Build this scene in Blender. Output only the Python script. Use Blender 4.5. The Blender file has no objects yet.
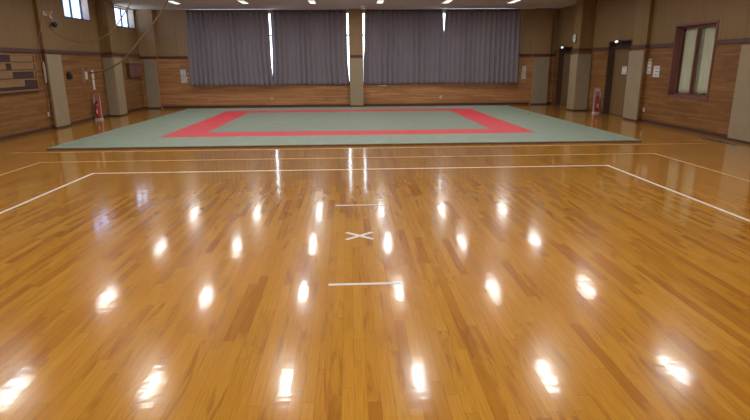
import bpy, bmesh, math, random
from mathutils import Matrix, Vector
random.seed(7)
S = bpy.context.scene
C = S.collection
PI = math.pi

# ------------------------------------------------------------------ helpers
class MB:
    """collects shapes into one mesh"""
    def __init__(s): s.bm = bmesh.new()
    def box(s, x0, x1, y0, y1, z0, z1, bevel=0, seg=2, mi=0):
        t = bmesh.new()
        v = [t.verts.new(c) for c in ((x0,y0,z0),(x1,y0,z0),(x1,y1,z0),(x0,y1,z0),(x0,y0,z1),(x1,y0,z1),(x1,y1,z1),(x0,y1,z1))]
        for f in ((0,3,2,1),(4,5,6,7),(0,1,5,4),(1,2,6,5),(2,3,7,6),(3,0,4,7)):
            t.faces.new([v[i] for i in f]).material_index = mi
        if bevel:
            bmesh.ops.bevel(t, geom=t.edges[:], offset=bevel, segments=seg, profile=.6, affect='EDGES')
        s.join(t); return s
    def join(s, t):
        m = bpy.data.meshes.new('tmp'); t.to_mesh(m); t.free(); s.bm.from_mesh(m); bpy.data.meshes.remove(m)
    def cyl(s, p0, p1, r, r2=None, n=16):
        p0 = Vector(p0); p1 = Vector(p1); d = p1 - p0
        t = bmesh.new()
        bmesh.ops.create_cone(t, cap_ends=True, segments=n, radius1=r, radius2=r if r2 is None else r2, depth=d.length)
        M = Matrix.Translation((p0+p1)/2) @ d.to_track_quat('Z','Y').to_matrix().to_4x4()
        bmesh.ops.transform(t, matrix=M, verts=t.verts[:]); s.join(t); return s
    def ball(s, c, rx, ry=None, rz=None, n=20):
        t = bmesh.new(); bmesh.ops.create_uvsphere(t, u_segments=n, v_segments=n//2, radius=1)
        M = Matrix.Translation(c) @ Matrix.Diagonal((rx, ry or rx, rz or rx, 1))
        bmesh.ops.transform(t, matrix=M, verts=t.verts[:]); s.join(t); return s
    def lathe(s, c, prof, n=24):
        t = bmesh.new(); rings = []
        for r, z in prof:
            rings.append([t.verts.new((c[0]+r*math.cos(2*PI*i/n), c[1]+r*math.sin(2*PI*i/n), c[2]+z)) for i in range(n)])
        for a, b in zip(rings, rings[1:]):
            for i in range(n): t.faces.new((a[i], a[(i+1)%n], b[(i+1)%n], b[i]))
        t.faces.new(rings[0][::-1]); t.faces.new(rings[-1]); s.join(t); return s
    def tube(s, pts, r, n=10):
        pts = [Vector(p) for p in pts]; t = bmesh.new(); rings = []
        up = Vector((0.3,0.2,1)).normalized()
        for i, p in enumerate(pts):
            d = (pts[min(i+1,len(pts)-1)] - pts[max(i-1,0)]).normalized()
            a = d.cross(up)
            if a.length < .05: a = d.cross(Vector((1,0,0)))
            a.normalize(); b = d.cross(a).normalized()
            rings.append([t.verts.new(p + r*(math.cos(2*PI*k/n)*a + math.sin(2*PI*k/n)*b)) for k in range(n)])
        for A, B in zip(rings, rings[1:]):
            for k in range(n): t.faces.new((A[k], A[(k+1)%n], B[(k+1)%n], B[k]))
        t.faces.new(rings[0][::-1]); t.faces.new(rings[-1]); s.join(t); return s
    def build(s, name, mats, parent=None, smooth=False):
        me = bpy.data.meshes.new(name)
        bmesh.ops.recalc_face_normals(s.bm, faces=s.bm.faces[:])
        s.bm.to_mesh(me); s.bm.free()
        if smooth:
            for f in me.polygons: f.use_smooth = True
        for m in (mats if isinstance(mats, (list, tuple)) else [mats]): me.materials.append(m)
        o = bpy.data.objects.new(name, me); C.objects.link(o)
        if parent:
            o.parent = parent
            M = Matrix.Identity(4); q = parent
            while q: M = q.matrix_basis @ M; q = q.parent
            o.matrix_parent_inverse = M.inverted()      # shapes are given in world coordinates
        return o

def B(*a, **k): return MB().box(*a, **k)
def tag(o, label, cat, group=None):
    o['label'] = label; o['category'] = cat
    if group: o['group'] = group
    return o
def empty(name, loc, label, cat, group=None):
    o = bpy.data.objects.new(name, None); C.objects.link(o); o.location = loc; o.empty_display_size = .1
    return tag(o, label, cat, group)
def struct(o):
    o['kind'] = 'structure'; return o
def catmull(P, k=8):
    P = [Vector(p) for p in P]; out = []
    Q = [2*P[0]-P[1]] + P + [2*P[-1]-P[-2]]
    for i in range(1, len(Q)-2):
        for j in range(k):
            t = j/k; a, b, c, d = Q[i-1:i+3]
            out.append(.5*((2*b)+(-a+c)*t+(2*a-5*b+4*c-d)*t*t+(-a+3*b-3*c+d)*t**3))
    return out + [P[-1]]

# ------------------------------------------------------------------ materials
def new_mat(name):
    m = bpy.data.materials.new(name); m.use_nodes = True
    nt = m.node_tree; b = nt.nodes['Principled BSDF']; return m, nt, b
def N(nt, kind, **kw):
    n = nt.nodes.new(kind)
    for k, v in kw.items(): setattr(n, k, v)
    return n
def math_(nt, op, a, b=None, c=None):
    n = N(nt, 'ShaderNodeMath', operation=op)
    for i, v in enumerate((a, b, c)):
        if v is None: continue
        if isinstance(v, (int, float)): n.inputs[i].default_value = v
        else: nt.links.new(v, n.inputs[i])
    return n.outputs[0]
def mixc(nt, fac, a, b, mode='MIX'):
    n = N(nt, 'ShaderNodeMix', data_type='RGBA', blend_type=mode)
    for sock, v in ((n.inputs[0], fac), (n.inputs[6], a), (n.inputs[7], b)):
        if isinstance(v, (int, float)): sock.default_value = v
        elif isinstance(v, tuple): sock.default_value = (*v, 1)
        else: nt.links.new(v, sock)
    return n.outputs[2]
def ramp(nt, fac, stops):
    r = N(nt, 'ShaderNodeValToRGB'); e = r.color_ramp.elements
    while len(e) < len(stops): e.new(.5)
    for el, (p, c) in zip(e, stops): el.position = p; el.color = (*c, 1)
    nt.links.new(fac, r.inputs[0]); return r.outputs[0]
def noise(nt, vec, scale, detail=2, rough=.5, dist=0):
    n = N(nt, 'ShaderNodeTexNoise'); n.inputs['Scale'].default_value = scale; n.inputs['Detail'].default_value = detail
    n.inputs['Roughness'].default_value = rough; n.inputs['Distortion'].default_value = dist
    nt.links.new(vec, n.inputs['Vector']); return n.outputs['Fac']
def comb(nt, x, y, z=0.0):
    n = N(nt, 'ShaderNodeCombineXYZ')
    for i, v in enumerate((x, y, z)):
        if isinstance(v, (int, float)): n.inputs[i].default_value = v
        else: nt.links.new(v, n.inputs[i])
    return n.outputs[0]
def white(nt, vec):
    n = N(nt, 'ShaderNodeTexWhiteNoise', noise_dimensions='3D'); nt.links.new(vec, n.inputs['Vector']); return n.outputs['Value'], n.outputs['Color']
def xyz(nt):
    tc = N(nt, 'ShaderNodeTexCoord'); s = N(nt, 'ShaderNodeSeparateXYZ'); nt.links.new(tc.outputs['Object'], s.inputs[0])
    return tc.outputs['Object'], s.outputs[0], s.outputs[1], s.outputs[2]
def bump(nt, b, h, strength, dist=.01):
    n = N(nt, 'ShaderNodeBump'); n.inputs['Strength'].default_value = strength; n.inputs['Distance'].default_value = dist
    nt.links.new(h, n.inputs['Height']); nt.links.new(n.outputs[0], b.inputs['Normal']); return n.outputs[0]

def plain(name, col, rough=.6, metal=0, var=.12, scale=6, spec=.5, bmp=0):
    m, nt, b = new_mat(name)
    o, x, y, z = xyz(nt); n = noise(nt, o, scale, 3)
    c0 = tuple(c*(1-var) for c in col); c1 = tuple(min(1, c*(1+var)) for c in col)
    nt.links.new(ramp(nt, n, [(.3, c0), (.7, c1)]), b.inputs['Base Color'])
    b.inputs['Roughness'].default_value = rough; b.inputs['Metallic'].default_value = metal
    b.inputs['Specular IOR Level'].default_value = spec
    if bmp: bump(nt, b, noise(nt, o, scale*12, 2), bmp, .003)
    return m

def floor_mat():
    m, nt, b = new_mat('varnished_floorboards')
    o, x, y, z = xyz(nt)
    W = .076
    xs = math_(nt, 'DIVIDE', x, W); ix = math_(nt, 'FLOOR', xs); fx = math_(nt, 'FRACT', xs)
    rv, _ = white(nt, comb(nt, ix, 3.3, 1.1))
    L = math_(nt, 'ADD', math_(nt, 'MULTIPLY', rv, .35), .75)
    ys = math_(nt, 'DIVIDE', math_(nt, 'ADD', y, math_(nt, 'MULTIPLY', rv, 17.3)), L)
    iy = math_(nt, 'FLOOR', ys); fy = math_(nt, 'FRACT', ys)
    v, vc = white(nt, comb(nt, ix, iy, 7.7))
    v2, _ = white(nt, comb(nt, iy, ix, 2.2))
    base = ramp(nt, v, [(0, (.41,.160,.018)), (.12, (.46,.190,.020)), (.25, (.51,.228,.024)), (.6, (.545,.250,.028)), (.9, (.575,.270,.034)), (1, (.51,.215,.024))])
    # grain and heartwood streaks, a different piece of tree in each board
    off = comb(nt, math_(nt, 'MULTIPLY', v, 40), math_(nt, 'MULTIPLY', v2, 60), 0)
    va = N(nt, 'ShaderNodeVectorMath', operation='ADD'); nt.links.new(comb(nt, math_(nt,'MULTIPLY', x, 9), math_(nt,'MULTIPLY', y, 1.1), 0), va.inputs[0]); nt.links.new(off, va.inputs[1])
    st = noise(nt, va.outputs[0], 1.0, 3, .6, 1.3)
    streak = ramp(nt, st, [(.52, (0,0,0)), (.66, (1,1,1))])
    amt = math_(nt, 'MULTIPLY', streak, math_(nt, 'MULTIPLY', math_(nt, 'GREATER_THAN', v2, .35), .58))
    c = mixc(nt, amt, base, (.29,.098,.018))
    vb = N(nt, 'ShaderNodeVectorMath', operation='ADD'); nt.links.new(comb(nt, math_(nt,'MULTIPLY', x, 130), math_(nt,'MULTIPLY', y, 3.5), 0), vb.inputs[0]); nt.links.new(off, vb.inputs[1])
    fine = ramp(nt, noise(nt, vb.outputs[0], 1, 2), [(.3, (.86,.84,.80)), (.7, (1.08,1.08,1.08))])
    c = mixc(nt, 1.0, c, fine, 'MULTIPLY')
    # seams
    ex = math_(nt, 'ABSOLUTE', math_(nt, 'SUBTRACT', fx, .5)); ey = math_(nt, 'ABSOLUTE', math_(nt, 'SUBTRACT', fy, .5))
    sx = math_(nt, 'GREATER_THAN', ex, .485); sy = math_(nt, 'GREATER_THAN', ey, .4985)
    seam = math_(nt, 'MAXIMUM', sx, sy)
    c = mixc(nt, math_(nt, 'MULTIPLY', seam, .45), c, (.13,.05,.015))
    big = ramp(nt, noise(nt, o, .6, 2), [(.3, (.93,.91,.88)), (.7, (1.05,1.05,1.05))])
    c = mixc(nt, 1.0, c, big, 'MULTIPLY')
    nt.links.new(c, b.inputs['Base Color'])
    b.inputs['Roughness'].default_value = FL_R
    b.inputs['Specular IOR Level'].default_value = .14
    b.inputs['Coat Weight'].default_value = 1; b.inputs['Coat Roughness'].default_value = FL_C; b.inputs['Coat IOR'].default_value = 1.31
    # boards cup a little and sit at slightly different tilts
    cup = math_(nt, 'MULTIPLY', math_(nt, 'MULTIPLY', ex, ex), 1.0)
    tilt = math_(nt, 'MULTIPLY', math_(nt, 'SUBTRACT', v, .5), fx)
    tilt2 = math_(nt, 'MULTIPLY', math_(nt, 'SUBTRACT', v2, .5), math_(nt, 'MULTIPLY', fy, 3.0))
    wav = math_(nt, 'MULTIPLY', noise(nt, comb(nt, math_(nt,'MULTIPLY', x, 5), math_(nt,'MULTIPLY', y, 5), 0), 1, 2), 1.5)
    wav = math_(nt, 'ADD', wav, math_(nt, 'MULTIPLY', noise(nt, comb(nt, math_(nt,'MULTIPLY', x, 4), math_(nt,'MULTIPLY', y, 22), 0), 1, 1), .65))
    h = math_(nt, 'ADD', math_(nt, 'ADD', math_(nt,'MULTIPLY', tilt, .35), math_(nt, 'MULTIPLY', cup, .25)), math_(nt, 'ADD', tilt2, wav))
    n = N(nt, 'ShaderNodeBump'); n.inputs['Strength'].default_value = 1; n.inputs['Distance'].default_value = FL_B
    nt.links.new(h, n.inputs['Height'])
    nt.links.new(n.outputs[0], b.inputs['Normal']); nt.links.new(n.outputs[0], b.inputs['Coat Normal'])
    return m
FL_R, FL_C, FL_B = .20, .080, .0007

def wall_mat(name, zsplit, k=1.0, tint=(1,1,1), kl=1.0):
    """horizontal strip boards up to zsplit, tall veneer panels above"""
    m, nt, b = new_mat(name)
    o, x, y, z = xyz(nt); u = math_(nt, 'ADD', x, y)
    # lower boards
    H = .048
    zs = math_(nt, 'DIVIDE', z, H); iz = math_(nt, 'FLOOR', zs); fz = math_(nt, 'FRACT', zs)
    r, _ = white(nt, comb(nt, iz, 1.7, .4))
    us = math_(nt, 'DIVIDE', math_(nt, 'ADD', u, math_(nt, 'MULTIPLY', r, 9)), 1.3); iu = math_(nt, 'FLOOR', us)
    v, _ = white(nt, comb(nt, iz, iu, 5.5))
    low = ramp(nt, v, [(0, tuple(c*k*kl for c in (.205,.088,.026))), (.3, tuple(c*k*kl for c in (.235,.105,.032))), (.7, tuple(c*k*kl for c in (.27,.125,.040))), (1, tuple(c*k*kl for c in (.315,.152,.052)))])
    g = noise(nt, comb(nt, math_(nt,'MULTIPLY', u, 2.2), math_(nt, 'MULTIPLY', z, 45), v), 1, 3)
    low = mixc(nt, 1, low, ramp(nt, g, [(.3, (.8,.78,.75)), (.7, (1.12,1.12,1.12))]), 'MULTIPLY')
    sl = math_(nt, 'GREATER_THAN', math_(nt, 'ABSOLUTE', math_(nt, 'SUBTRACT', fz, .5)), .46)
    low = mixc(nt, math_(nt, 'MULTIPLY', sl, .5), low, (.05,.022,.01))
    # upper veneer panels
    ps = math_(nt, 'DIVIDE', u, .91); ip = math_(nt, 'FLOOR', ps); fp = math_(nt, 'FRACT', ps)
    zi = math_(nt, 'FLOOR', math_(nt, 'DIVIDE', math_(nt, 'SUBTRACT', z, zsplit), 1.0))
    pv, _ = white(nt, comb(nt, ip, 2.2, zi))
    up = ramp(nt, pv, [(0, tuple(c*k for c in (.222,.134,.050))), (.5, tuple(c*k for c in (.246,.150,.056))), (1, tuple(c*k for c in (.250,.146,.060)))])
    g2 = noise(nt, comb(nt, math_(nt,'MULTIPLY', u, 26), math_(nt, 'MULTIPLY', z, 1.2), pv), 1, 3)
    up = mixc(nt, 1, up, ramp(nt, g2, [(.3, (.9,.89,.88)), (.7, (1.07,1.07,1.07))]), 'MULTIPLY')
    s2 = math_(nt, 'GREATER_THAN', math_(nt, 'ABSOLUTE', math_(nt, 'SUBTRACT', fp, .5)), .494)
    up = mixc(nt, math_(nt, 'MULTIPLY', s2, .5), up, (.06,.035,.02))
    c = mixc(nt, math_(nt, 'GREATER_THAN', z, zsplit), low, up)
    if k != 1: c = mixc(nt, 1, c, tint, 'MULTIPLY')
    nt.links.new(c, b.inputs['Base Color']); b.inputs['Roughness'].default_value = .5
    b.inputs['Specular IOR Level'].default_value = .35
    return m

def ceiling_mat():
    m, nt, b = new_mat('ceiling_board')
    o, x, y, z = xyz(nt)
    fx = math_(nt, 'FRACT', math_(nt, 'DIVIDE', math_(nt, 'ADD', x, .6), 1.21)); fy = math_(nt, 'FRACT', math_(nt, 'DIVIDE', y, 2.42))
    s = math_(nt, 'MAXIMUM', math_(nt, 'GREATER_THAN', math_(nt, 'ABSOLUTE', math_(nt, 'SUBTRACT', fx, .5)), .494), math_(nt, 'GREATER_THAN', math_(nt, 'ABSOLUTE', math_(nt, 'SUBTRACT', fy, .5)), .4975))
    n = noise(nt, o, 30, 3)
    c = ramp(nt, n, [(.3, (.50,.49,.51)), (.7, (.57,.56,.58))])
    c = mixc(nt, math_(nt, 'MULTIPLY', s, .18), c, (.18,.17,.17))
    nt.links.new(c, b.inputs['Base Color']); b.inputs['Roughness'].default_value = .8
    return m

def tatami_mat(name, col):
    m, nt, b = new_mat(name)
    o, x, y, z = xyz(nt)
    w = N(nt, 'ShaderNodeTexChecker'); w.inputs['Scale'].default_value = 120; nt.links.new(o, w.inputs['Vector'])
    n = noise(nt, o, 2.5, 3)
    c = ramp(nt, n, [(.3, tuple(c*.94 for c in col)), (.7, tuple(min(1, c*1.06) for c in col))])
    nt.links.new(c, b.inputs['Base Color']); b.inputs['Roughness'].default_value = .55; b.inputs['Specular IOR Level'].default_value = .4
    bump(nt, b, w.outputs['Fac'], .25, .001)
    return m

def curtain_mat(name, col):
    m, nt, b = new_mat(name)
    o, x, y, z = xyz(nt)
    n = noise(nt, comb(nt, math_(nt,'MULTIPLY', x, 60), math_(nt,'MULTIPLY', y, 10), math_(nt,'MULTIPLY', z, 2)), 1, 3)
    c = ramp(nt, n, [(.3, tuple(c*.9 for c in col)), (.7, tuple(c*1.1 for c in col))])
    nt.links.new(c, b.inputs['Base Color']); b.inputs['Roughness'].default_value = .85; b.inputs['Specular IOR Level'].default_value = .2
    b.inputs['Sheen Weight'].default_value = .15
    return m

def wood_mat(name, col, vertical=True, rough=.45):
    m, nt, b = new_mat(name)
    o, x, y, z = xyz(nt); u = math_(nt, 'ADD', x, y)
    v = comb(nt, math_(nt,'MULTIPLY', u, 30), math_(nt,'MULTIPLY', z, 1.5)) if vertical else comb(nt, math_(nt,'MULTIPLY', u, 1.5), math_(nt,'MULTIPLY', z, 40))
    n = noise(nt, v, 1, 3, .5, .5)
    nt.links.new(ramp(nt, n, [(.3, tuple(c*.8 for c in col)), (.7, tuple(c*1.15 for c in col))]), b.inputs['Base Color'])
    b.inputs['Roughness'].default_value = rough
    return m

def glass_mat():
    m = bpy.data.materials.new('window_glass'); m.use_nodes = True; nt = m.node_tree; nt.nodes.clear()
    out = N(nt, 'ShaderNodeOutputMaterial'); mx = N(nt, 'ShaderNodeMixShader'); t = N(nt, 'ShaderNodeBsdfTransparent'); g = N(nt, 'ShaderNodeBsdfGlossy')
    t.inputs[0].default_value = (.93,.97,.97,1); g.inputs['Roughness'].default_value = .02
    lw = N(nt, 'ShaderNodeLayerWeight'); lw.inputs[0].default_value = .5
    f5 = math_(nt, 'MULTIPLY_ADD', math_(nt, 'POWER', lw.outputs['Facing'], 5), .9, .04)
    nt.links.new(f5, mx.inputs[0]); nt.links.new(t.outputs[0], mx.inputs[1]); nt.links.new(g.outputs[0], mx.inputs[2]); nt.links.new(mx.outputs[0], out.inputs[0])
    return m

def emit_mat(name, col, strength):
    m, nt, b = new_mat(name)
    b.inputs['Base Color'].default_value = (.8,.8,.8,1)
    b.inputs['Emission Color'].default_value = (*col, 1); b.inputs['Emission Strength'].default_value = strength
    return m

LAMP = 55
SKY = 1.7
M_floor = floor_mat()
M_wall = wall_mat('side_wall_wood', 2.30, kl=.92); M_wallb = wall_mat('back_wall_wood_flare_tinted', 2.21, 1.35, (1,1.06,1.4), 1.22)  # back wall: same wood, paler and pinker, lens flare put into its colour
M_ceil = ceiling_mat()
M_green = tatami_mat('tatami_green', (.228,.272,.208)); M_green2 = tatami_mat('tatami_inner_green', (.208,.236,.180)); M_red = tatami_mat('tatami_red', (.62,.040,.055))
M_mbase = plain('mat_backing', (.16,.075,.045), .8)
M_curt = curtain_mat('grey_curtain', (.218,.190,.220))
M_lace = curtain_mat('cream_curtain', (.80,.72,.54))
M_rail = wood_mat('dark_rail', (.095,.045,.034), False)
M_base = wood_mat('baseboard_wood', (.075,.035,.02), False)
M_pad = plain('beige_vinyl', (.315,.248,.160), .5, var=.05, scale=3, bmp=.1)
M_pads = plain('grey_beige_vinyl', (.300,.245,.175), .5, var=.05, scale=3, bmp=.1)
M_pframe = wood_mat('window_casing', (.190,.075,.060), True)
M_door = wood_mat('door_veneer', (.200,.118,.052)); M_doorf = wood_mat('door_frame_wood', (.070,.040,.028))
M_alu = plain('aluminium', (.35,.36,.38), .35, .9, .05)
M_dalu = plain('bronze_aluminium', (.05,.055,.07), .45, .5, .05)
M_white = plain('white_paper', (.62,.64,.66), .6, var=.06, scale=9)
M_print = plain('printed_ink', (.12,.13,.17), .6)
M_plast = plain('white_plastic', (.60,.58,.53), .4, var=.05)
M_beige = plain('beige_plastic', (.42,.36,.22), .4, var=.05)
M_black = plain('black_plastic', (.012,.012,.014), .4, var=.2)
M_navy = plain('dark_blue_dome', (.018,.03,.045), .2, var=.1)
M_redp = plain('red_paint', (.50,.03,.035), .3, var=.08)
M_pink = plain('pink_red_plate', (.55,.19,.20), .5, var=.06)
M_whitep = plain('white_painted_steel', (.60,.54,.52), .4, var=.05)
M_plq = wood_mat('pale_plaque_wood', (.285,.170,.075)); M_brd = wood_mat('dark_board', (.060,.026,.026), False)
M_rope = plain('tan_rope', (.34,.23,.10), .8, var=.25, scale=60); M_rope2 = plain('brown_rope', (.36,.22,.12), .8, var=.25, scale=60)
M_tapew = plain('white_tape', (.72,.66,.62), .4, var=.05); M_tapec = plain('cream_tape', (.58,.40,.20), .4, var=.08); M_tapeb = plain('beige_tape', (.55,.33,.12), .4, var=.1)
M_lampf = plain('lamp_frame', (.62,.63,.62), .5, var=.03)
M_glass = glass_mat(); M_reveal = plain('reveal_plaster', (.62,.52,.46), .8)
M_lamp = emit_mat('fluorescent_diffuser', (.985,1,.95), 1.0); M_lamp.cycles.emission_sampling = 'NONE'
M_exit = emit_mat('emergency_lens', (1,.95,.92), 1.3)

# ------------------------------------------------------------------ room shell
XL, XR, YB, YF, ZC = -9.15, 9.45, 25.75, -2.5, 4.2
struct(B(XL-.3, XR+1.2, YF-.2, YB+.3, -.1, 0).build('floor', M_floor))
struct(B(XL-.3, XR+1.2, YF-.2, YB+.3, ZC, ZC+.1).build('ceiling', M_ceil))

def wall_with_holes(mb, axis, a0, a1, d0, d1, holes, z1=ZC):
    """solid wall from a0..a1 along its run, d0..d1 thick; holes = (s0, s1, z0, z1) sorted"""
    def bx(p, q, z0, zz):
        if q-p < 1e-4 or zz-z0 < 1e-4: return
        if axis == 'y': mb.box(d0, d1, p, q, z0, zz)
        else: mb.box(p, q, d0, d1, z0, zz)
    cur = a0
    for s0, s1, h0, h1 in holes:
        bx(cur, s0, 0, z1); bx(s0, s1, 0, h0); bx(s0, s1, h1, z1); cur = s1
    bx(cur, a1, 0, z1)

# left wall: two high windows, pillars
LW = [(19.32, 21.12, 3.44, 4.17), (23.42, 25.38, 3.42, 4.17)]
w = MB(); wall_with_holes(w, 'y', YF, YB, XL-.3, XL, LW)
w.box(XL, XL+.10, 17.52, 18.44, 0, ZC); w.box(XL, XL+.36, 21.75, 22.42, 0, ZC)
struct(w.build('wall_left', M_wall))
# right wall: window, two doors, pillars
RWIN = (14.42, 16.22, .93, 2.84); D1 = (18.72, 20.42, 0, 2.60); D2 = (23.75, 25.30, 0, 2.52)
w = MB(); wall_with_holes(w, 'y', YF, YB, XR, XR+.35, [(RWIN[0]-.03, RWIN[1]+.03, RWIN[2]-.03, RWIN[3]+.03), D1, D2])
w.box(XR-.12, XR, 12.2, 13.10, 0, ZC); w.box(XR-.12, XR, 17.60, 18.48, 0, ZC); w.box(XR-.50, XR, 21.85, 22.50, 0, ZC)
struct(w.build('wall_right', M_wall))
# back wall: two wide windows behind the curtains, corner and centre pilasters
BW = [(-6.85, .085, 1.05, 4.08), (.635, 7.45, 1.05, 4.08)]
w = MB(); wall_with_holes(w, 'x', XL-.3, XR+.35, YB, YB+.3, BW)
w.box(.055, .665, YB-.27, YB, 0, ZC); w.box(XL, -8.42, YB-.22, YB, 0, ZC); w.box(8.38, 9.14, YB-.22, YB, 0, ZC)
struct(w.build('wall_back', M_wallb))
struct(B(XL-.3, XR+.35, YF-.2, YF, 0, ZC).build('wall_front', M_wall))
# wooden rails
def rail(name, segs, z0, z1):
    mb = MB()
    for s in segs: mb.box(*s, z0, z1, bevel=.006, seg=1)
    return struct(mb.build(name, M_rail))
t = .035
rail('trim_1', [(XL, XL+t, YF, 17.52), (XL, XL+.10+t, 17.52-t, 18.44+t), (XL, XL+t, 18.44, 21.75), (XL, XL+.36+t, 21.75-t, 22.42+t), (XL, XL+t, 22.42, YB)], 2.25, 2.36)
rail('trim_2', [(XR-t, XR, YF, 12.2), (XR-.12-t, XR, 12.2-t, 13.1+t), (XR-t, XR, 13.1, RWIN[0]-.06), (XR-t, XR, RWIN[1]+.06, 17.60), (XR-.12-t, XR, 17.60-t, 18.48+t), (XR-t, XR, 18.48, D1[0]), (XR-t, XR, D1[1], 21.85), (XR-.50-t, XR, 21.85-t, 22.50+t), (XR-t, XR, 22.5, D2[0]), (XR-t, XR, D2[1], YB)], 2.29, 2.40)
rail('trim_3', [(XL, -8.42+t, YB-.22-t, YB-.22), (-8.42, -7.12, YB-t, YB), (.055-.0, .665, YB-.27-t, YB-.27), (7.72, 8.38, YB-t, YB), (8.38-t, 9.14+t, YB-.22-t, YB-.22), (9.14, XR, YB-t, YB)], 2.15, 2.26)
# baseboards
def bb(name, segs):
    mb = MB()
    for s in segs: mb.box(*s, 0, .09, bevel=.004, seg=1)
    return struct(mb.build(name, M_base))
k = .02
bb('baseboard_left', [(XL, XL+k, YF, 17.52), (XL, XL+.10+k, 17.52-k, 18.44+k), (XL, XL+k, 18.44, 21.75), (XL, XL+.36+k, 21.75-k, 22.42+k), (XL, XL+k, 22.42, YB-.24)])
bb('baseboard_right', [(XR-k, XR, YF, 12.2), (XR-.12-k, XR, 12.2-k, 13.1+k), (XR-k, XR, 13.1, 17.60), (XR-.12-k, XR, 17.60-k, 18.48+k), (XR-k, XR, 18.48, D1[0]), (XR-k, XR, D1[1], 21.85), (XR-.5-k, XR, 21.85-k, 22.5+k), (XR-k, XR, 22.5, D2[0]), (XR-k, XR, D2[1], YB-.24)])
bb('baseboard_back', [(XL+k, -8.42, YB-.22-k, YB-.22), (-8.42, .055, YB-k, YB), (.055-k, .665+k, YB-.27-k, YB-.27), (.665, 8.38, YB-k, YB), (8.38, 9.14, YB-.22-k, YB-.22), (9.14, XR-k, YB-k, YB)])

# left windows
for n_, (y0, y1, z0, z1) in enumerate(LW):
    x = XL-.27; mid = (20.36, 24.70)[n_]; f = .035
    fr = MB().box(x-.02, x+.03, y0, y1, z0, z0+f).box(x-.02, x+.03, y0, y1, z1-f, z1).box(x-.02, x+.03, y0, y0+f, z0+f, z1-f).box(x-.02, x+.03, y1-f, y1, z0+f, z1-f).box(x-.02, x+.03, mid-.03, mid+.03, z0+f, z1-f)
    F = fr.build('window_%d' % (n_+1), M_dalu); struct(F)
    B(x-.003, x+.003, y0+f, y1-f, z0+f, z1-f).build('pane', M_glass, F)
    B(XL-.238, XL-.001, y1-.008, y1-.0005, z0, z1-.001).build('reveal', M_reveal, F); B(XL-.238, XL-.001, y0+.0005, y0+.008, z0, z1-.001).build('reveal', M_reveal, F)
    sl = MB().box(XL-.24, XL+.015, y0-.04, y1+.04, z0-.035, z0, bevel=.005).build('sill', M_rail, F)
# back windows
for n_, (x0, x1, z0, z1) in enumerate(BW):
    y = YB+.2; f = .04
    fr = MB().box(x0, x1, y-.03, y+.03, z0, z0+f).box(x0, x1, y-.03, y+.03, z1-f, z1).box(x0, x1, y-.03, y+.03, 3.09, 3.15)
    for i in range(5):
        xx = x0 + (x1-x0-f)*i/4
        fr.box(xx, xx+f, y-.03, y+.03, z0+f, 3.09).box(xx, xx+f, y-.03, y+.03, 3.15, z1-f)
    F = struct(fr.build('window_%d' % (n_+3), M_alu))
    B(x0+f, x1-f, y-.003, y+.003, z0+f, z1-f).build('pane', M_glass, F)
# right window: deep casing, two sashes, curtain behind
y0, y1, z0, z1 = RWIN; x = XR+.17; f = .06
cs = MB()
for a in ((XR-.02, XR+.35, y0-.06, y0, z0-.06, z1+.06), (XR-.02, XR+.35, y1, y1+.06, z0-.06, z1+.06), (XR-.02, XR+.35, y0, y1, z0-.06, z0), (XR-.02, XR+.35, y0, y1, z1, z1+.06)): cs.box(*a)
F = struct(cs.build('window_5', M_pframe))
ym = 15.36
for a, bb_, xo in ((ym-.05, y1, .0), (y0, ym+.05, -.05)):
    s = MB(); s.box(x+xo-.02, x+xo+.02, a, bb_, z0, z0+f).box(x+xo-.02, x+xo+.02, a, bb_, z1-f, z1).box(x+xo-.02, x+xo+.02, a, a+f*1.2, z0+f, z1-f).box(x+xo-.02, x+xo+.02, bb_-f, bb_, z0+f, z1-f)
    sash = s.build('sash', M_pframe, F)
    B(x+xo-.003, x+xo+.003, a+f*1.2, bb_-f, z0+f, z1-f).build('pane', M_glass, sash)
# the room beyond the right window, a shallow lit lobby
struct(MB().box(XR+1.15, XR+1.2, 13, 21.5, 0, ZC).box(XR+.35, XR+1.2, 13, 13.05, 0, ZC).box(XR+.35, XR+1.2, 17.3, 17.35, 0, ZC).build('wall_lobby', plain('lobby_plaster', (.5,.46,.38), .8)))

# doors
for n_, (y0, y1, z0, z1) in enumerate((D1, D2)):
    zt = 2.34 if n_ == 0 else 2.28
    leaf = struct(B(XR+.22, XR+.27, y0+.06, y1-.06, .008, zt, bevel=.004, seg=1).build('door_%d' % (n_+1), M_door))
    fr = MB().box(XR-.012, XR+.30, y0, y0+.06, 0, z1).box(XR-.012, XR+.30, y1-.06, y1, 0, z1).box(XR-.012, XR+.30, y0+.06, y1-.06, z1-.04, z1).box(XR+.12, XR+.30, y0+.06, y1-.06, zt, zt+.05)
    fr.box(XR+.2, XR+.23, y0+.06, y1-.06, zt+.05, z1-.04)
    fr.box(XR+.27, XR+.30, y0, y1, 0, z1).build('door_frame', M_doorf, leaf)
    hy = y0+.50 if n_ == 0 else y0+.42
    MB().cyl((XR+.22, hy, 1.22), (XR+.15, hy, 1.22), .022).cyl((XR+.16, hy-.02, 1.22), (XR+.16, hy+.15, 1.22), .016).box(XR+.212, XR+.222, hy-.035, hy+.035, 1.12, 1.32).build('door_handle', M_alu, leaf)

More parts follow.
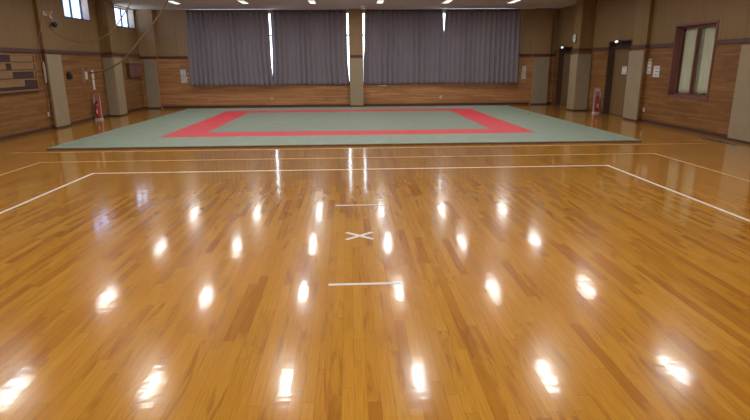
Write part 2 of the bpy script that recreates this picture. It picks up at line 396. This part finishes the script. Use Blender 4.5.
# ------------------------------------------------------------------ padded pillars
def pad(x0, x1, y0, y1, z1, label, mat=M_pad, z0=.05):
    e = empty('pillar_pad', ((x0+x1)/2, (y0+y1)/2, 0), label, 'wall pad', 'beige protective pads on the pillars')
    B(x0, x1, y0, y1, z0, z1, bevel=.015, seg=3).build('cushion', mat, e, smooth=False)
    g = .012
    B(x0+g, x1-g, y0+g, y1-g, 0, z0+.01).build('base_strip', M_base, e)
    return e
pad(XL+.10, XL+.16, 17.50, 18.36, 2.22, 'beige padded panel nearest on the left wall, right of the wooden name board')
pad(XL+.01, XL+.37, 21.68, 21.75, 2.16, 'greyish pad on the camera-facing side of the second left pillar', M_pads)
pad(XL+.36, XL+.42, 21.69, 22.42, 2.16, 'yellowish beige pad on the room-facing side of the second left pillar')
pad(-9.00, -8.44, YB-.28, YB-.22, 2.09, 'narrow beige pad in the far left corner, left of the curtains', M_pads)
pad(.06, .66, YB-.33, YB-.27, 2.10, 'beige pad on the centre pillar between the grey curtains')
pad(8.40, 9.12, YB-.28, YB-.22, 2.09, 'beige pad on the far wall, right of the curtains by the corner', M_pads)
pad(XR-.56, XR-.50, 21.79, 22.50, 2.17, 'narrow pad on the room-facing side of the right pillar below the round clock')
pad(XR-.50, XR-.01, 21.78, 21.85, 2.17, 'pad on the camera-facing side of the right pillar left of the fire extinguisher', M_pads)
pad(XR-.18, XR-.12, 17.59, 18.50, 2.22, 'beige pad just right of the wooden door with the notice')
pad(XR-.18, XR-.12, 12.16, 13.14, 2.24, 'large beige pad at the right edge of the picture, right of the curtained window')

# ------------------------------------------------------------------ curtains
def curtain(label, xl, xr, folds, seed, yo, ztop=4.12, zbot=.97):
    """xl, xr: functions of height giving the two side edges"""
    rnd = random.Random(seed)
    ph = [rnd.uniform(0, 6.28) for _ in range(4)]
    nx, nz = folds*10, 26
    bm = bmesh.new(); G = []
    for j in range(nz+1):
        z = ztop + (zbot-ztop)*j/nz; row = []
        f = j/nz
        for i in range(nx+1):
            s = i/nx; a = 2*PI*(folds*s + .35*math.sin(3.1*s+ph[0]) + .02*f*math.sin(9*s+ph[1]))
            amp = (.040 + .010*f) * (1 + .35*math.sin(17*s+ph[2]))
            x = xl(z) + (xr(z)-xl(z))*s + .018*math.sin(2*a)*f
            y = YB - yo + amp*math.cos(a) + .012*math.sin(5*s+3*f+ph[3])
            zz = z + (0 if j < nz else .012*math.sin(a*.5+1) + .015*math.sin(6*s+ph[1]))
            row.append(bm.verts.new((x, y, zz)))
        G.append(row)
    for j in range(nz):
        for i in range(nx): bm.faces.new((G[j][i], G[j][i+1], G[j+1][i+1], G[j+1][i]))
    e = empty('curtain', ((xl(1)+xr(1))/2, YB-yo, 0), label, 'curtain', 'grey curtains across the far wall')
    mb = MB(); mb.bm.free(); mb.bm = bm
    c = mb.build('cloth', M_curt, e, smooth=True)
    so = c.modifiers.new('thickness', 'SOLIDIFY'); so.thickness = .006
    B(xl(4.12)+.03, xr(4.12)-.03, YB-yo-.03, YB-yo+.03, 4.12, 4.16, bevel=.004, seg=1).build('heading_rail', M_dalu, e)
    return e
def lerp(z, pts):
    for (a, va), (b, vb) in zip(pts, pts[1:]):
        if z >= b: return va + (vb-va)*(z-a)/(b-a) if a != b else vb
    return pts[-1][1]
curtain('leftmost grey pleated curtain, hanging beside the two stacked notices',
        lambda z: -6.98 - .04*(4.2-z)/3, lambda z: lerp(z, [(4.2, -3.43), (3.1, -3.42), (2.2, -3.42), (1.2, -3.38), (.9, -3.34)]), 17, 1, .25)
curtain('second grey curtain from the left, ending at the centre pillar',
        lambda z: lerp(z, [(4.2, -3.345), (2.2, -3.365), (1.25, -3.40), (.9, -3.44)]), lambda z: lerp(z, [(4.2, -.045), (2.0, -.045), (1.3, .01), (.9, .035)]), 15, 2, .10)
curtain('wide grey curtain just right of the padded centre pillar',
        lambda z: lerp(z, [(4.2, .765), (2.6, .745), (2.1, .69), (.9, .69)]), lambda z: lerp(z, [(4.2, 4.21), (3.35, 4.265), (3.2, 4.29), (.9, 4.30)]), 16, 3, .10)
curtain('rightmost grey pleated curtain, ending beside the far right corner',
        lambda z: lerp(z, [(4.2, 4.31), (3.35, 4.285), (3.2, 4.27), (.9, 4.25)]), lambda z: 7.66 + .03*(4.2-z)/3, 16, 4, .25)
# cream curtains in the right-hand window
def lace(label, a, b, seed, hem):
    rnd = random.Random(seed); p = rnd.uniform(0, 6)
    bm = bmesh.new(); G = []; nx, nz = 70, 12
    for j in range(nz+1):
        z = 2.84 + (hem-2.84)*j/nz
        G.append([bm.verts.new((XR+.26+.018*math.cos(2*PI*7*i/nx+p+.4*math.sin(i*.13))*(.7+.5*j/nz), a+(b-a)*i/nx, z + (.02*math.sin(i*.2+p) if j == nz else 0))) for i in range(nx+1)])
    for j in range(nz):
        for i in range(nx): bm.faces.new((G[j][i], G[j][i+1], G[j+1][i+1], G[j+1][i]))
    mb = MB(); mb.bm.free(); mb.bm = bm
    o = mb.build('window_curtain', M_lace, smooth=True); m = o.modifiers.new('thickness', 'SOLIDIFY'); m.thickness = .004
    return tag(o, label, 'curtain', 'cream curtains behind the right wall window')
lace('cream curtain behind the left sash of the right wall window', 15.33, 16.2, 1, .98)
lace('cream curtain behind the right sash of the right wall window', 14.36, 15.31, 2, 1.0)

# ------------------------------------------------------------------ ceiling lights
rows_ = ['far row nearest the curtains', 'second row from the curtains', 'third row from the curtains', 'fourth row from the curtains', 'fifth row from the curtains', 'nearest row, above the camera']
cols_ = ['leftmost', 'second from left', 'third from left', 'third from right', 'second from right', 'rightmost']
PX = [-.04+2.615*(i-2.5) for i in range(6)]; PY = [22.6-4.29*j for j in range(6)]
proto = None
def fixture(x, y):
    e = empty('ceiling_light', (x, y, ZC), '', 'ceiling light', 'recessed fluorescent ceiling lights')
    w_, l_ = .11, .52
    MB().box(x-w_-.03, x-w_, y-l_-.03, y+l_+.03, ZC-.018, ZC).box(x+w_, x+w_+.03, y-l_-.03, y+l_+.03, ZC-.018, ZC).box(x-w_, x+w_, y-l_-.03, y-l_, ZC-.018, ZC).box(x-w_, x+w_, y+l_, y+l_+.03, ZC-.018, ZC).build('frame', M_lampf, e)
    B(x-w_, x+w_, y-l_, y+l_, ZC-.010, ZC-.002).build('diffuser', M_lamp, e)
    ld = bpy.data.lights.new('lamp', 'AREA'); ld.shape = 'RECTANGLE'; ld.size = 2*w_-.01; ld.size_y = 2*l_-.01
    ld.energy = LAMP*PI*ld.size*ld.size_y; ld.color = (.97, 1.0, .975)
    lo = bpy.data.objects.new('lamp', ld); C.objects.link(lo); lo.parent = e; lo.location = (0, 0, -.0115)
    return e
for j, y in enumerate(PY):
    for i, x in enumerate(PX):
        if proto is None: e = proto = fixture(x, y)
        else:
            e = proto.copy(); C.objects.link(e); e.location = (x, y, ZC)
            for ch in proto.children:
                c = ch.copy(); C.objects.link(c); c.parent = e; c.matrix_parent_inverse = ch.matrix_parent_inverse.copy(); c.location = ch.location
        e['label'] = '%s bright ceiling light in the %s' % (cols_[i], rows_[j])

# ------------------------------------------------------------------ judo mats
MX = .025
def mat_panel(x0, x1, y0, y1, mat, label, group):
    g = .0012
    e = empty('judo_mat', ((x0+x1)/2, (y0+y1)/2, 0), label, 'mat', group)
    B(x0+g, x1-g, y0+g, y1-g, .034, .05, bevel=.002, seg=1).build('cover', mat, e)
    B(x0+g, x1-g, y0+g, y1-g, .001, .034).build('backing', M_mbase, e)
def ordn(i, n):
    w_ = ['first','second','third','fourth','fifth','sixth','seventh']
    if i < (n+1)//2: return w_[i] + ' from left' if i else 'leftmost'
    j = n-1-i; return w_[j] + ' from right' if j else 'rightmost'
def ordy(i, n):
    w_ = ['first','second','third','fourth','fifth','sixth','seventh']
    if i < (n+1)//2: return w_[i] + ' from the front' if i else 'nearest the front'
    j = n-1-i; return w_[j] + ' from the back' if j else 'nearest the back'
yf, y1r, y1i, y2i, y2r, yb = 12.95, 14.68, 15.65, 22.17, 23.04, 24.60
GO, GR, GI = 'grey-green mats of the outer border', 'red mats of the square band', 'grey-green mats inside the red square'
for i in range(14):
    mat_panel(MX-7+i, MX-6+i, yf, y1r, M_green, 'grey-green mat in the front edge row, %s' % ordn(i, 14), GO)
    mat_panel(MX-7+i, MX-6+i, y2r, yb, M_green, 'grey-green mat in the back edge row by the far wall, %s' % ordn(i, 14), GO)
n = 8; d = (y2r-y1r)/n
for i in range(n):
    mat_panel(MX-7, MX-5, y1r+d*i, y1r+d*(i+1), M_green, 'grey-green mat left of the red band, %s' % ordy(i, n), GO)
    mat_panel(MX+5, MX+7, y1r+d*i, y1r+d*(i+1), M_green, 'grey-green mat right of the red band, %s' % ordy(i, n), GO)
for i in range(5):
    mat_panel(MX-5+2*i, MX-3+2*i, y1r, y1i, M_red, 'red mat in the front bar of the red band, %s' % ordn(i, 5), GR)
    mat_panel(MX-5+2*i, MX-3+2*i, y2i, y2r, M_red, 'red mat in the back bar of the red band, %s' % ordn(i, 5), GR)
d = (y2i-y1i)/4
for i in range(4):
    mat_panel(MX-5, MX-4, y1i+d*i, y1i+d*(i+1), M_red, 'red mat in the left bar of the red band, %s' % ordy(i, 4), GR)
    mat_panel(MX+4, MX+5, y1i+d*i, y1i+d*(i+1), M_red, 'red mat in the right bar of the red band, %s' % ordy(i, 4), GR)
d = (y2i-y1i)/6
rw = ['front', 'second', 'third', 'fourth', 'fifth', 'back']
for j in range(6):
    for i in range(4):
        mat_panel(MX-4+2*i, MX-2+2*i, y1i+d*j, y1i+d*(j+1), M_green2, 'grey-green mat inside the red square, %s row, %s' % (rw[j], ordn(i, 4)), GI)

# ------------------------------------------------------------------ floor markings
T = .0015
def lines(name, segs, m, label, cat='floor line'):
    mb = MB()
    for s in segs: mb.box(*s, .0001, T)
    return tag(mb.build(name, m), label, cat)
KX = .095
def U(xi, yf_, yn, w_):
    return [(KX-xi-w_, KX+xi+w_, yf_, yf_+w_), (KX-xi-w_, KX-xi, yn, yf_), (KX+xi, KX+xi+w_, yn, yf_)]
def uline(name, xi, yf_, yn, w_, m, label):
    bm = bmesh.new()
    P = [(KX-xi-w_, yn), (KX-xi, yn), (KX-xi, yf_), (KX+xi, yf_), (KX+xi, yn), (KX+xi+w_, yn), (KX+xi+w_, yf_+w_), (KX-xi-w_, yf_+w_)]
    lo = [bm.verts.new((*p, .0002)) for p in P]; hi = [bm.verts.new((*p, T)) for p in P]
    for q in ((0,1,2,7), (7,2,3,6), (3,4,5,6)):
        bm.faces.new([hi[i] for i in q]); bm.faces.new([lo[i] for i in q][::-1])
    for i in range(8): bm.faces.new((lo[i], lo[(i+1)%8], hi[(i+1)%8], hi[i]))
    mb = MB(); mb.bm.free(); mb.bm = bm
    return tag(mb.build(name, m), label, 'floor line')
uline('boundary_line', 4.70, 9.96, 1.87, .055, M_tapew, 'white taped court boundary, the inner and brighter of the two on the floor')
uline('boundary_line', 6.31, 11.26, .60, .045, M_tapec, 'thin cream outer court boundary line nearer the green mats')
lines('boundary_line', [(-7.6, 8.4, 12.58, 12.63)], M_tapeb, 'faint beige line running just in front of the green mats')
lines('start_line', [(KX-.31, KX+.36, 7.31, 7.35)], M_tapew, 'short white start line on the far side of the cross mark')
lines('start_line', [(KX-.305, KX+.33, 4.50, 4.545)], M_tapew, 'short white start line nearest the camera')
e = empty('cross_mark', (KX, 5.93, 0), 'small white taped cross in the middle of the wooden floor', 'floor mark')
for s, h in ((1, T), (-1, T*1.8)):
    mb = B(-.200, .200, -.024, .024, .0001, h)
    o = mb.build('tape_strip', M_tapew, e); o.matrix_parent_inverse = Matrix.Identity(4); o.location = (-.005, 0, 0); o.rotation_euler = (0, 0, s*.72)

# ------------------------------------------------------------------ wall things
def poster(name, wall, a, b, z0, z1, label, cat='notice', m=None, group=None, ink=3, off=0):
    """sheet on a wall: wall 'L'/'R' runs along y, 'B' along x"""
    m = m or M_white
    e = None
    th = .006
    if wall == 'L': bx = lambda p, q, c, d_, t0, t1: (XL+off+t0, XL+off+t1, p, q, c, d_)
    elif wall == 'R': bx = lambda p, q, c, d_, t0, t1: (XR+off-t1, XR+off-t0, p, q, c, d_)
    else: bx = lambda p, q, c, d_, t0, t1: (p, q, YB+off-t1, YB+off-t0, c, d_)
    o = B(*bx(a, b, z0, z1, 0, th)).build(name, m); tag(o, label, cat, group)
    if ink:
        w_ = b-a; h = z1-z0
        for i in range(ink):
            mb = MB()
            zc = z1 - h*(.18+.64*i/max(1, ink-1)) if ink > 1 else (z0+z1)/2
            mb.box(*bx(a+w_*.16, b-w_*(.16+.12*(i % 2)), zc-h*.035, zc+h*.02, th, th+.001))
            mb.build('printed_line', M_print, o)
    return o
# right wall
poster('notice', 'R', 17.36, 17.68-.10, 1.50, 1.88, 'taller white notice on the right wall, nearer the pad by the door')
poster('notice_clip', 'R', 17.36, 17.56, 1.90, 1.97, 'small pale strip pinned above the taller white notice on the right wall', 'notice', M_beige, ink=0)
poster('notice', 'R', 16.86, 17.20, 1.42, 1.75, 'white notice on the right wall nearer the curtained window')
poster('notice', 'R', 19.35, 19.68, 1.46, 1.72, 'small white notice on the wooden door', ink=2, off=.22)
poster('notice', 'R', 24.15, 24.45, 1.50, 1.55, 'upper of two pale strips on the far right door', ink=0, off=.22)
poster('notice', 'R', 24.15, 24.45, 1.40, 1.45, 'lower of two pale strips on the far right door', ink=0, off=.22)
# back wall
poster('notice', 'B', 7.97, 8.14, 1.48, 1.72, 'upper white notice right of the curtains on the far wall')
poster('notice', 'B', 7.94, 8.14, 1.15, 1.45, 'lower bluish notice right of the curtains on the far wall', ink=4)
poster('notice', 'B', -7.50, -7.27, 1.40, 1.68, 'upper white notice left of the curtains on the far wall')
poster('notice', 'B', -7.49, -7.23, 1.10, 1.38, 'lower white notice left of the curtains on the far wall')
def switch_box(x0, x1, y0, y1, z0, z1, label, cat, front, m=M_plast):
    """small electrical box; front = direction ('x+','x-','y-') of its face"""
    e = empty('wall_box' if cat == 'switch box' else 'wall_outlet', ((x0+x1)/2, (y0+y1)/2, z0), label, cat)
    B(x0, x1, y0, y1, z0, z1, bevel=.006).build('plate', m, e)
    cx, cy, cz = (x0+x1)/2, (y0+y1)/2, (z0+z1)/2; h = (z1-z0)*.18
    if front == 'y-': mb = B(cx-(x1-x0)*.2, cx+(x1-x0)*.2, y0-.004, y0+.002, cz-h, cz+h)
    elif front == 'x+': mb = B(x1-.002, x1+.004, cy-(y1-y0)*.2, cy+(y1-y0)*.2, cz-h, cz+h)
    else: mb = B(x0-.004, x0+.002, cy-(y1-y0)*.2, cy+(y1-y0)*.2, cz-h, cz+h)
    mb.build('socket', M_print if m is M_plast else M_brd, e)
switch_box(-7.20, -7.04, YB-.05, YB-.0, 1.30, 1.54, 'small beige box between the left notices and the curtain', 'switch box', 'y-', M_beige)
switch_box(7.96, 8.12, YB-.03, YB-.0, 1.01, 1.08, 'small cream switch plate under the notices right of the curtains', 'switch box', 'y-', M_beige)
switch_box(4.18, 4.28, YB-.02, YB, .32, .43, 'white outlet low on the far wall under the right-hand curtains', 'outlet', 'y-')
switch_box(-3.55, -3.47, YB-.02, YB, .33, .43, 'white outlet low on the far wall under the left-hand curtains', 'outlet', 'y-')
switch_box(XR-.02, XR, 17.44, 17.54, .33, .45, 'cream outlet low on the right wall beside the pad', 'outlet', 'x-')
switch_box(XL, XL+.02, 17.36, 17.44, .40, .52, 'white outlet low on the left wall beside the nearest pad', 'outlet', 'x+')
tag(B(1.34, 1.72, YB-.025, YB, .885, .935, bevel=.004).build('paper_strip', M_white), 'small white strip on the wall just below the curtain hem', 'strip')
# clock on the right pillar
e = empty('wall_clock', (XR-.5, 22.12, 2.8), 'round wall clock above the narrow pad on the right pillar', 'clock')
MB().cyl((XR-.5, 22.28, 2.79), (XR-.55, 22.28, 2.79), .17, n=32).build('case', M_alu, e, False)
MB().cyl((XR-.55, 22.28, 2.79), (XR-.556, 22.28, 2.79), .15, n=32).build('dial', plain('clock_dial', (.62,.68,.66), .5, var=.03), e)
MB().box(XR-.560, XR-.557, 22.27, 22.29, 2.78, 2.90).box(XR-.560, XR-.557, 22.19, 22.28, 2.78, 2.795).build('hand', M_black, e)
# emergency lamps over the doors
for y, z, lab in ((19.50, 2.555, 'near'), (24.5, 2.50, 'far')):
    e = empty('emergency_lamp', (XR, y, z), 'small dark emergency lamp over the %s door on the right' % lab, 'lamp', 'emergency lamps over the doors')
    MB().ball((XR-.095, y, z-.04), .09, .24, .09).build('housing', M_black, e, True)
    MB().ball((XR-.17, y, z+.0), .035, .11, .04).build('lens', M_exit, e, True)
# door-side fire extinguishers in their stands
def extinguisher(x, y, sx, side):
    """stand x centre, y centre; sx = +1 when the wall is at larger x"""
    st = empty('extinguisher_stand', (x, y, 0), 'white framed stand with a reddish top plate holding the extinguisher by the %s' % side, 'stand', 'fire extinguisher stands')
    w_ = .105
    B(x-w_-.01, x+w_+.01, y-.1, y+.1, 0, .05, bevel=.008).build('base', M_whitep, st)
    for s in (-1, 1): B(x+s*w_-.014, x+s*w_+.014, y-.012, y+.012, .05, .90).build('post', M_whitep, st)
    B(x-w_-.014, x+w_+.014, y-.012, y+.012, .80, .93, bevel=.004, seg=1).build('top_plate', M_pink if sx < 0 else M_whitep, st)
    B(x-w_+.014, x+w_-.014, y+.02, y+.03, .05, .80).build('back_panel', M_pink, st)
    ex = empty('fire_extinguisher', (x, y-.03, .05), 'red fire extinguisher standing in the stand by the %s' % side, 'fire extinguisher', 'fire extinguishers along the walls')
    y -= .045
    MB().lathe((x, y, .051), [(.05, 0), (.062, .01), (.062, .42), (.052, .47), (.025, .50), (.022, .53)]).build('cylinder', M_redp, ex, True)
    MB().box(x-.03, x+.03, y-.02, y+.02, .58, .62, bevel=.004).box(x-.012, x+.012, y-.07, y+.02, .62, .64).box(x-.012, x+.012, y-.06, y, .66, .675).box(x-.012, x+.012, y-.004, y+.012, .62, .675).build('valve', M_black, ex)
    MB().tube(catmull([(x-.03, y, .60), (x-.065, y-.03, .56), (x-.072, y-.045, .40), (x-.068, y-.05, .22), (x-.05, y-.05, .14)]), .009).build('hose', M_black, ex, True)
    B(x-.03, x+.03, y-.0655, y-.058, .22, .36).build('label_plate', M_whitep, ex)
extinguisher(9.33, 20.72, 1, 'right wall')
extinguisher(-8.99, 20.45, -1, 'left wall')
# left wall notices
poster('notice', 'L', 19.98, 20.10, 1.28, 1.86, 'brownish pink narrow strip, first of the hangings left of the second pad', m=plain('pinkish_card', (.26,.16,.13), .7), ink=0)
poster('notice', 'L', 20.16, 20.34, 1.42, 1.68, 'small white notice between the pinkish strip and the tall pale strips')
poster('notice', 'L', 20.66, 20.84, 1.42, 1.72, 'upper pale strip on the left wall above the extinguisher', m=M_plast, ink=0)
poster('notice', 'L', 20.66, 20.82, 1.04, 1.40, 'lower pale strip on the left wall just above the extinguisher', m=M_plast, ink=0)
# wall cabinet between the left pillars
e = empty('wall_cabinet', (XL, 24.55, 1.4), 'dark reddish wooden wall cabinet with a pale top between the far left pads', 'cabinet')
B(XL, XL+.12, 23.9, 25.2, 1.38, 1.96).build('body', M_rail, e)
B(XL, XL+.16, 23.85, 25.25, 1.96, 2.03, bevel=.006).build('top', wood_mat('pale_lintel', (.23,.15,.085), False), e)
for a in (23.93, 24.57):
    dd = B(XL+.12, XL+.135, a, a+.60, 1.42, 1.92, bevel=.004, seg=1).build('door', M_pframe, e)
    MB().cyl((XL+.135, a+.5 if a < 24 else a+.1, 1.66), (XL+.155, a+.5 if a < 24 else a+.1, 1.66), .012).build('knob', M_alu, dd)
# black phone-like box
e = empty('wall_phone', (XL, 18.97, 1.5), 'small black rounded box on the left wall, right of the nearest pad', 'phone')
MB().box(XL, XL+.07, 18.86, 19.12, 1.46, 1.62, bevel=.015).ball((XL+.035, 18.99, 1.62), .035, .105, .09).build('case', M_black, e, True)
B(XL+.07, XL+.085, 18.90, 18.96, 1.49, 1.66, bevel=.006).build('handset', M_black, e)
# camera on a bracket with cable
e = empty('security_camera', (XL+.1, 17.9, 3.1), 'dark round dome on a white bracket high on the left wall', 'security camera')
PXF = XL+.10
MB().box(PXF, PXF+.02, 17.76, 17.96, 3.34, 3.46, bevel=.004).box(PXF+.02, PXF+.22, 17.84, 17.90, 3.40, 3.45, bevel=.006).build('bracket', M_plast, e)
MB().cyl((PXF+.10, 17.9, 3.40), (PXF+.10, 18.0, 3.28), .035).build('knuckle', M_whitep, e)
MB().ball((PXF+.12, 18.12, 3.10), .085).build('dome', M_navy, e, True)
MB().cyl((PXF+.10, 18.0, 3.28), (PXF+.12, 18.12, 3.12), .022).build('stem', M_alu, e)
tag(MB().tube(catmull([(PXF+.02, 17.74, 3.36), (PXF+.018, 17.60, 3.1), (PXF+.012, 17.49, 2.9), (XL+.022, 17.47, 2.6), (XL+.018, 17.475, 1.9), (XL+.018, 17.475, 1.0), (XL+.018, 17.475, .50)], 6), .010).build('power_cable', plain('pinkish_cable', (.40,.27,.24), .5), None, True),
    'thin cable running down the left wall from the dome to the pad edge', 'cable')
e = empty('cord_bundle', (XL+.05, 17.44, 1.6), 'white looped cord hanging against the left edge of the nearest left pad', 'cord')
MB().tube(catmull([(XL+.07, 17.43, 2.0), (XL+.095, 17.42, 1.80), (XL+.09, 17.42, 1.55), (XL+.075, 17.43, 1.40), (XL+.058, 17.43, 1.52), (XL+.055, 17.43, 1.80), (XL+.065, 17.43, 1.99)], 6), .014).build('loop', M_plast, e, True)
MB().cyl((XL+.07, 17.52, 2.0), (XL+.07, 17.41, 2.0), .010).build('hook', M_alu, e)
# name board with hanging plaques
e = empty('name_board', (XL, 15.9, 1.2), 'wooden name board with rows of plaques at the left edge of the picture', 'board')
BY0, BY1 = 14.6, 17.03
B(XL, XL+.012, BY0, BY1, 1.24, 2.22).build('backboard', M_brd, e)
fr = MB().box(XL, XL+.035, BY1, BY1+.04, 1.20, 2.24).box(XL, XL+.035, BY0-.04, BY0, 1.20, 2.24)
fr.build('side_frame', M_plq, e)
for z in (1.20, 1.50, 1.73, 1.95, 2.18):
    B(XL+.001, XL+.030, BY0, BY1, z, z+.035).build('hanging_rail', M_plq, e)
B(XL, XL+.07, BY0-.04, BY1+.04, 1.165, 1.20, bevel=.004, seg=1).build('ledge', M_rail, e)
plq = None; W = .085
for r, (z0, z1) in enumerate(((2.00, 2.175), (1.785, 1.945), (1.555, 1.725), (1.325, 1.495))):
    i = 0; y = BY0+.01
    while y + W < BY1:
        c = y + W/2
        gone = (r == 0 and 15.25 < c < 15.86) or (r == 1 and 15.66 < c < 15.86) or (r == 2 and 15.9 < c < 16.92) or (r == 3 and 16.38 < c < 16.95)
        if not gone and c > 15.2:
            if plq is None:
                plq = B(XL+.013, XL+.022, y+.002, y+W-.002, z0+.003, z1-.003, bevel=.002, seg=1).build('name_plaque', M_plq); o = plq; base = (y, z0)
            else:
                o = plq.copy(); C.objects.link(o); o.location = (0, y-base[0], z0-base[1])
            tag(o, 'small pale wooden plaque hanging in the %s row of the name board' % ['top', 'second', 'third', 'bottom'][r], 'plaque', 'pale plaques in the %s row of the name board' % ['top', 'second', 'third', 'bottom'][r])
        y += W; i += 1
# ropes from the ceiling to the left wall
R1 = [(-4.46, 16.1, 4.2), (-4.7,16.5,4.04),(-5.11,17.01,3.68),(-5.58,17.52,3.29),(-6.11,18.04,2.92),(-6.71,18.55,2.5),(-7.37,19.06,2.05),(-7.89,19.58,1.86),(-8.49,20.09,1.7),(-9.15,20.6,1.63)]
R2 = [(-5.12, 15.25, 4.2), (-5.39,15.5,3.86),(-5.71,15.79,3.5),(-5.95,16.08,3.35),(-6.28,16.37,3.09),(-6.65,16.66,2.82),(-7.13,16.94,2.62),(-7.61,17.23,2.55),(-8.08,17.52,2.58),(-8.66,17.81,2.75),(-9.04,18.02,3.0)]
tag(MB().tube(catmull(R1, 6), .024).build('hanging_rope', M_rope, None, True), 'tan rope sloping from the ceiling down to the second left pad', 'rope')
tag(MB().tube(catmull(R2, 6), .015).build('hanging_rope', M_rope2, None, True), 'thin brown cord sagging past the small high window to the dome', 'rope')
# floor channel
e = empty('floor_vent', (8.86, 12.9, 0), 'narrow dark metal vent strip in the floor along the right wall', 'floor vent')
MB().box(8.80, 8.95, 12.25, 13.50, .0001, .006, bevel=.002, seg=1).build('plate', M_alu, e)
mb = MB()
for i in range(12): mb.box(8.83, 8.92, 12.30+i*.098, 12.37+i*.098, .006, .0075)
mb.build('slots', M_black, e)

# ------------------------------------------------------------------ light and sky
w = bpy.data.worlds.new('sky'); S.world = w; w.use_nodes = True; nt = w.node_tree
bg = nt.nodes['Background']; w.cycles.sampling_method = 'MANUAL'; w.cycles.sample_map_resolution = 128
tc = N(nt, 'ShaderNodeTexCoord'); sp = N(nt, 'ShaderNodeSeparateXYZ'); nt.links.new(tc.outputs['Generated'], sp.inputs[0])
fac = ramp(nt, math_(nt, 'MULTIPLY', sp.outputs[0], -1.0), [(.15, (0,0,0)), (.45, (1,1,1))])
nt.links.new(mixc(nt, fac, (5.2,5.6,6.3), mixc(nt, math_(nt, 'LESS_THAN', sp.outputs[2], 0.0), (1.2,1.8,3.8), (4.0,4.2,4.6))), bg.inputs['Color']); bg.inputs['Strength'].default_value = 1.0   # white cloud ahead, bluer sky to the left, added glow below to light the ceiling

# ------------------------------------------------------------------ camera
cam = bpy.data.cameras.new('camera'); co = bpy.data.objects.new('camera', cam); C.objects.link(co); S.camera = co
yaw, pitch, roll, f_, h_ = 0.0448351, 0.2592946, -0.0073191, 550.955, 1.87224
fwd = Vector((math.sin(yaw)*math.cos(pitch), math.cos(yaw)*math.cos(pitch), -math.sin(pitch)))
rt = Vector((math.cos(yaw), -math.sin(yaw), 0)); up = rt.cross(fwd)
r2 = math.cos(roll)*rt + math.sin(roll)*up; u2 = -math.sin(roll)*rt + math.cos(roll)*up
co.matrix_world = Matrix(((r2.x, u2.x, -fwd.x, 0), (r2.y, u2.y, -fwd.y, 0), (r2.z, u2.z, -fwd.z, h_), (0, 0, 0, 1)))
cam.sensor_width = 36; cam.sensor_fit = 'HORIZONTAL'; cam.lens = f_/750*36; cam.clip_start = .05; cam.clip_end = 300
S.view_settings.view_transform = 'Standard'; S.view_settings.look = 'None'; S.view_settings.gamma = 1; S.view_settings.use_curve_mapping = False
S.view_settings.exposure = 0.0
S.cycles.use_denoising = True
S.cycles.max_bounces = 8; S.cycles.diffuse_bounces = 5
S.cycles.sample_clamp_indirect = 3; S.cycles.sample_clamp_direct = 9
